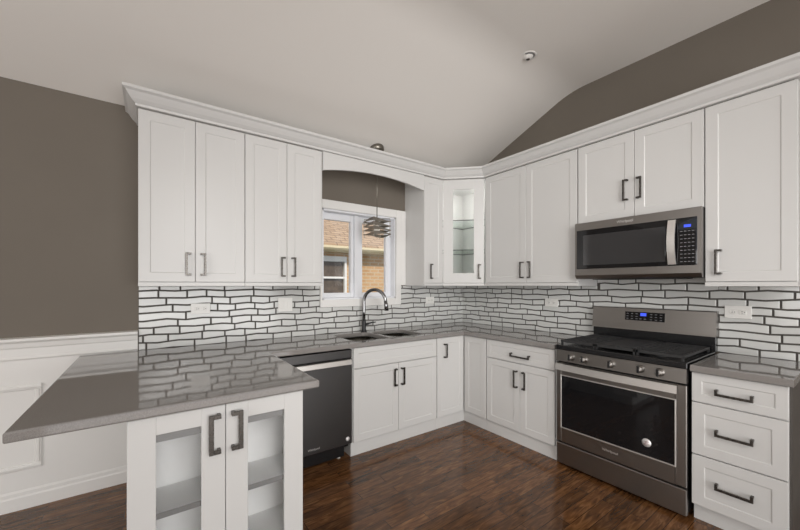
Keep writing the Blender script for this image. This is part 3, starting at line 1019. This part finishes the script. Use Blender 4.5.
# cooktop
bm = B()
box(bm, 0.0, RW, -RF - 0.004, -0.075, 0.886, 0.922, 0.005)
ck = link('cooktop', bm, BLACK, rg)
for (x, y, r) in ((0.17, -0.51, 0.045), (0.17, -0.24, 0.038), (0.403, -0.375, 0.05), (0.636, -0.51, 0.05), (0.636, -0.24, 0.036)):
    bm = B(); lathe(bm, [(r + 0.012, 0.922), (r + 0.010, 0.930), (r, 0.932), (r, 0.940), (r - 0.006, 0.944), (0, 0.944)], (x, y, 0), 24)
    link('burner', bm, IRON, ck)
gz0, gz1 = 0.946, 0.957
for (a, b) in ((0.022, 0.273), (0.278, 0.528), (0.533, 0.784)):
    bm = B()
    y0, y1 = -0.635, -0.105
    for (p, q, r_, s_) in ((a, b, y0, y0 + 0.014), (a, b, y1 - 0.014, y1), (a, a + 0.014, y0, y1), (b - 0.014, b, y0, y1)):
        box(bm, p, q, r_, s_, gz0 - 0.006, gz1, 0.002)
    for k in range(1, 8):
        yy = y0 + (y1 - y0) * k / 8
        box(bm, a + 0.012, b - 0.012, yy - 0.005, yy + 0.005, gz0, gz1, 0.002)
    xc = (a + b) / 2
    box(bm, xc - 0.005, xc + 0.005, y0 + 0.01, y1 - 0.01, gz0, gz1 + 0.001, 0.002)
    for px in (a + 0.002, b - 0.014):
        for py in (y0 + 0.002, y1 - 0.014):
            box(bm, px, px + 0.012, py, py + 0.012, 0.921, gz0)
    link('grate', bm, IRON, ck)
# griddle-like centre cover plate
bm = B(); box(bm, 0.30, 0.505, -0.60, -0.14, 0.951, 0.960, 0.003); link('griddle', bm, IRON, ck)
# backguard
bm = B(); box(bm, 0.0, RW, -0.072, -0.018, 0.922, 1.022, 0.002); link('rear_vent', bm, BLACK, rg)
bm = B(); prism(bm, [(-0.018, 1.022), (-0.085, 1.022), (-0.082, 1.034), (-0.066, 1.19), (-0.058, 1.196), (-0.018, 1.196)], 'X', -0.004, RW + 0.004); bg = link('backguard', bm, STEEL, rg)
def on_guard(z): return -0.082 + 0.016 * (z - 1.034) / 0.156
bm = B(); prism(bm, [(on_guard(1.098) - 0.003, 1.098), (on_guard(1.165) - 0.003, 1.165), (on_guard(1.165) + 0.003, 1.165), (on_guard(1.098) + 0.003, 1.098)], 'X', 0.250, 0.518)
pn = link('touch_panel', bm, BGLASS, bg)
bm = B(); prism(bm, [(on_guard(1.135) - 0.0045, 1.135), (on_guard(1.158) - 0.0045, 1.158), (on_guard(1.158), 1.158), (on_guard(1.135), 1.135)], 'X', 0.358, 0.398)
link('display', bm, BLUE, pn)
bm = B()
bm.from_mesh(pn.data)
for x in (0.268, 0.300, 0.332, 0.430, 0.462, 0.494):
    for z in (1.110, 1.130, 1.150):
        box(bm, x - 0.007, x + 0.007, on_guard(z) - 0.0042, on_guard(z), z - 0.0018, z + 0.0018, mi=1)
for x in (0.36, 0.39): box(bm, x - 0.008, x + 0.008, on_guard(1.112) - 0.0042, on_guard(1.112), 1.110, 1.114, mi=1)
bm.to_mesh(pn.data); bm.free(); pn.data.materials.append(KEYS)

# ------------------------------------------------------------------ over-the-range microwave
mw = thing('microwave', 'stainless over-the-range microwave mounted below the short cabinet', 'microwave', (0, -1.640, 1.425), -PI / 2)
MW_, MH, MD = 0.799, 0.448, 0.40
bm = B()
prism(bm, [(-0.012, 0.02), (-0.335, 0.0), (-0.372, 0.004), (-0.372, MH), (-0.012, MH)], 'X', 0.002, MW_ - 0.002)
link('body', bm, flat('dark_gray_steel', (0.10, 0.095, 0.09), 0.4, metal=0.7), mw)
bm = B()
prism(bm, [(-0.372, 0.0), (-0.385, 0.006), (-MD, 0.03), (-MD, MH - 0.004), (-MD + 0.004, MH), (-0.372, MH)], 'X', 0.0, MW_)
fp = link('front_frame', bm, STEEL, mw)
bm = B(); box(bm, 0.015, 0.778, -MD - 0.006, -MD + 0.004, 0.080, 0.388, 0.003); dg = link('door_glass', bm, BGLASS, fp)
bm = B(); box(bm, 0.068, 0.612, -MD - 0.0075, -MD - 0.004, 0.108, 0.345, 0.001); link('window', bm, MGLASS, dg)
bm = B()
n = 14
zz = [0.088 + 0.292 * i / n for i in range(n + 1)]
yy = [-MD - 0.020 - 0.026 * math.sin(PI * i / n) for i in range(n + 1)]
prism(bm, [(y, z) for y, z in zip(yy, zz)] + [(y + 0.011, z) for y, z in reversed(list(zip(yy, zz)))], 'X', 0.630, 0.672)
for z in (0.088, 0.362): box(bm, 0.632, 0.670, -MD - 0.020, -MD - 0.005, z, z + 0.018)
o = link('handle', bm, STEELL, fp); o['label'] = 'bright curved steel handle'
bm = B(); box(bm, 0.684, 0.773, -MD - 0.0075, -MD - 0.005, 0.088, 0.380, 0.001); kp = link('keypad', bm, BGLASS, fp)
bm = B(); box(bm, 0.712, 0.748, -MD - 0.0085, -MD - 0.007, 0.325, 0.342); link('display', bm, BLUE, kp)
bm = B()
bm.from_mesh(kp.data)
for r_ in range(9):
    for c_ in range(4):
        x, z = 0.699 + c_ * 0.020, 0.300 - r_ * 0.0245
        box(bm, x - 0.006, x + 0.006, -MD - 0.0083, -MD - 0.007, z - 0.002, z + 0.002, mi=1)
bm.to_mesh(kp.data); bm.free(); kp.data.materials.append(KEYS)
bm = B(); text_mesh(bm, 'Whirlpool', 0.026, face_mat(0.365, -MD - 0.0006, 0.418)); o = link('logo', bm, BADGE, fp)
bm = B(); box(bm, 0.10, 0.68, -0.32, -0.10, -0.004, 0.003); o = link('vent_grille', bm, RUBBER, mw)

# ------------------------------------------------------------------ outlets and switches
def outlet(label, loc, rotz, w, h, kind):
    o = thing('wall_switch' if kind == 'switch' else 'wall_outlet', label, 'switch' if kind == 'switch' else 'outlet', loc, rotz, None if kind == 'switch' else 'outlets on the backsplash')
    bm = B(); box(bm, -w / 2, w / 2, -0.019, -0.0116, -h / 2, h / 2, 0.002)
    pl = link('cover_plate', bm, PLATE, o)
    if kind == 'switch':
        for x in (-w / 4, w / 4):
            bm = B(); box(bm, x - 0.017, x + 0.017, -0.0225, -0.018, -0.034, 0.034, 0.002); link('rocker', bm, PLATE, o)
    else:
        for x in (-0.024, 0.024):
            bm = B(); box(bm, x - 0.017, x + 0.017, -0.0215, -0.018, -0.015, 0.015, 0.003); r = link('receptacle', bm, PLATE, o)
            bm = B()
            box(bm, x - 0.007, x + 0.002, -0.0222, -0.021, 0.004, 0.0062); box(bm, x - 0.007, x + 0.002, -0.0222, -0.021, -0.0062, -0.004)
            box(bm, x + 0.007, x + 0.0115, -0.0222, -0.021, -0.0022, 0.0022)
            link('slots', bm, SLOT, r)
    return o
outlet('white horizontal wall outlet on tiles under the leftmost upper cabinet', (-2.885, 0, 1.195), 0, 0.130, 0.080, 'outlet')
outlet('white square double rocker switch on tiles left of the window', (-2.232, 0, 1.205), 0, 0.125, 0.120, 'switch')
outlet('white horizontal wall outlet on tiles right of the window, near corner', (-0.553, 0, 1.200), 0, 0.125, 0.080, 'outlet')
outlet('white horizontal wall outlet on tiles left of the range', (0, -1.207, 1.205), -PI / 2, 0.135, 0.080, 'outlet')
outlet('white horizontal wall outlet on tiles right of the range', (0, -2.536, 1.197), -PI / 2, 0.132, 0.085, 'outlet')

# ------------------------------------------------------------------ pendant over the sink
PX, PY = -1.40, -0.21
zc = ZW + (ZF - ZW) * (-PY) / (-YF)
pd = thing('pendant_light', 'satin nickel square slatted pendant lamp hanging over the sink', 'pendant lamp', (PX, PY, 1.84))
bm = B(); lathe(bm, [(0.072, 0.020), (0.072, 0.0), (0.066, -0.016), (0.046, -0.030), (0.014, -0.036), (0.0, -0.036)], (0, 0, 0), 24)
bmesh.ops.rotate(bm, verts=bm.verts, cent=(0, 0, 0), matrix=Matrix.Rotation(-math.atan2(ZF - ZW, -YF), 3, 'X'))
bmesh.ops.translate(bm, verts=bm.verts, vec=(0, 0, zc - 1.84 - 0.0225))
link('canopy', bm, SATIN, pd)
bm = B(); tube(bm, [(0, 0, 0.185), (0, 0, zc - 1.84 - 0.04)], 0.0045, 10); link('rod', bm, SATIN, pd)
bm = B(); tube(bm, [(0, 0, 0.125), (0, 0, 0.19)], 0.02, 16); link('socket', bm, SATIN, pd)
bm = B(); lathe(bm, [(0.008, 0.125), (0.02, 0.115), (0.03, 0.085), (0.024, 0.06), (0.0, 0.05)], (0, 0, 0), 18); link('bulb', bm, BULB, pd)
hs = 0.098
for k in range(4):
    bm = B()
    zb = 0.018 + k * 0.043
    N = 12
    per = []
    cs = [(-hs, -hs), (hs, -hs), (hs, hs), (-hs, hs)]
    for s in range(4):
        (ax, ay), (cx_, cy_) = cs[s], cs[(s + 1) % 4]
        for i in range(N):
            u = i / N
            per.append((ax + (cx_ - ax) * u, ay + (cy_ - ay) * u, s, u))
    M_ = len(per)
    rings = []
    for (x, y, s, u) in per:
        w = 0.010 + 0.011 * (1 + math.cos(2 * PI * (s + u) / 2 + (PI if k % 2 else 0) * 0)) / 1.0
        zc_ = zb + 0.014 + 0.007 * math.sin(2 * PI * (s + u) / 2 + k * 0.8)
        f = 1 - 0.004 / hs
        rings.append([bm.verts.new((x, y, zc_ - w / 2)), bm.verts.new((x, y, zc_ + w / 2)), bm.verts.new((x * f, y * f, zc_ + w / 2)), bm.verts.new((x * f, y * f, zc_ - w / 2))])
    for i in range(M_):
        a_, b_ = rings[i], rings[(i + 1) % M_]
        for q in range(4):
            bm.faces.new((a_[q], a_[(q + 1) % 4], b_[(q + 1) % 4], b_[q]))
    bmesh.ops.recalc_face_normals(bm, faces=bm.faces)
    link('slat_ring', bm, SATIN, pd)
bm = B()
for (x, y) in ((-hs, -hs), (hs, -hs), (hs, hs), (-hs, hs)):
    tube(bm, [(x * 0.93, y * 0.93, 0.0), (x * 0.93, y * 0.93, 0.183)], 0.003, 8)
tube(bm, [(-hs * 0.93, -hs * 0.93, 0.182), (hs * 0.93, hs * 0.93, 0.182)], 0.003, 8)
tube(bm, [(-hs * 0.93, hs * 0.93, 0.182), (hs * 0.93, -hs * 0.93, 0.182)], 0.003, 8)
link('frame', bm, SATIN, pd)

# ------------------------------------------------------------------ recessed ceiling light
cl = thing('recessed_light', 'round recessed ceiling light with silver eyeball ring on the flat ceiling', 'ceiling light', (-0.775, -1.463, ZF))
bm = B(); lathe(bm, [(0.064, -0.001), (0.064, -0.004), (0.056, -0.007), (0.050, -0.004), (0.050, -0.001)], (0, 0, 0), 28); link('trim_ring', bm, LENS, cl)
bm = B(); lathe(bm, [(0.050, -0.001), (0.050, -0.003), (0.0, -0.0031)], (0, 0, 0), 24); o = link('baffle', bm, EDGE, cl); o['label'] = 'dark gray baffle gap'
bm = B(); lathe(bm, [(0.038, -0.003), (0.037, -0.010), (0.028, -0.019), (0.014, -0.023), (0.0, -0.024)], (0.004, 0.004, 0), 24); e_ = link('eyeball', bm, LENS, cl)
bm = B(); lathe(bm, [(0.014, -0.0225), (0.013, -0.026), (0.0, -0.0265)], (0.004, 0.004, 0), 20); link('lamp_lens', bm, NICKEL, e_)
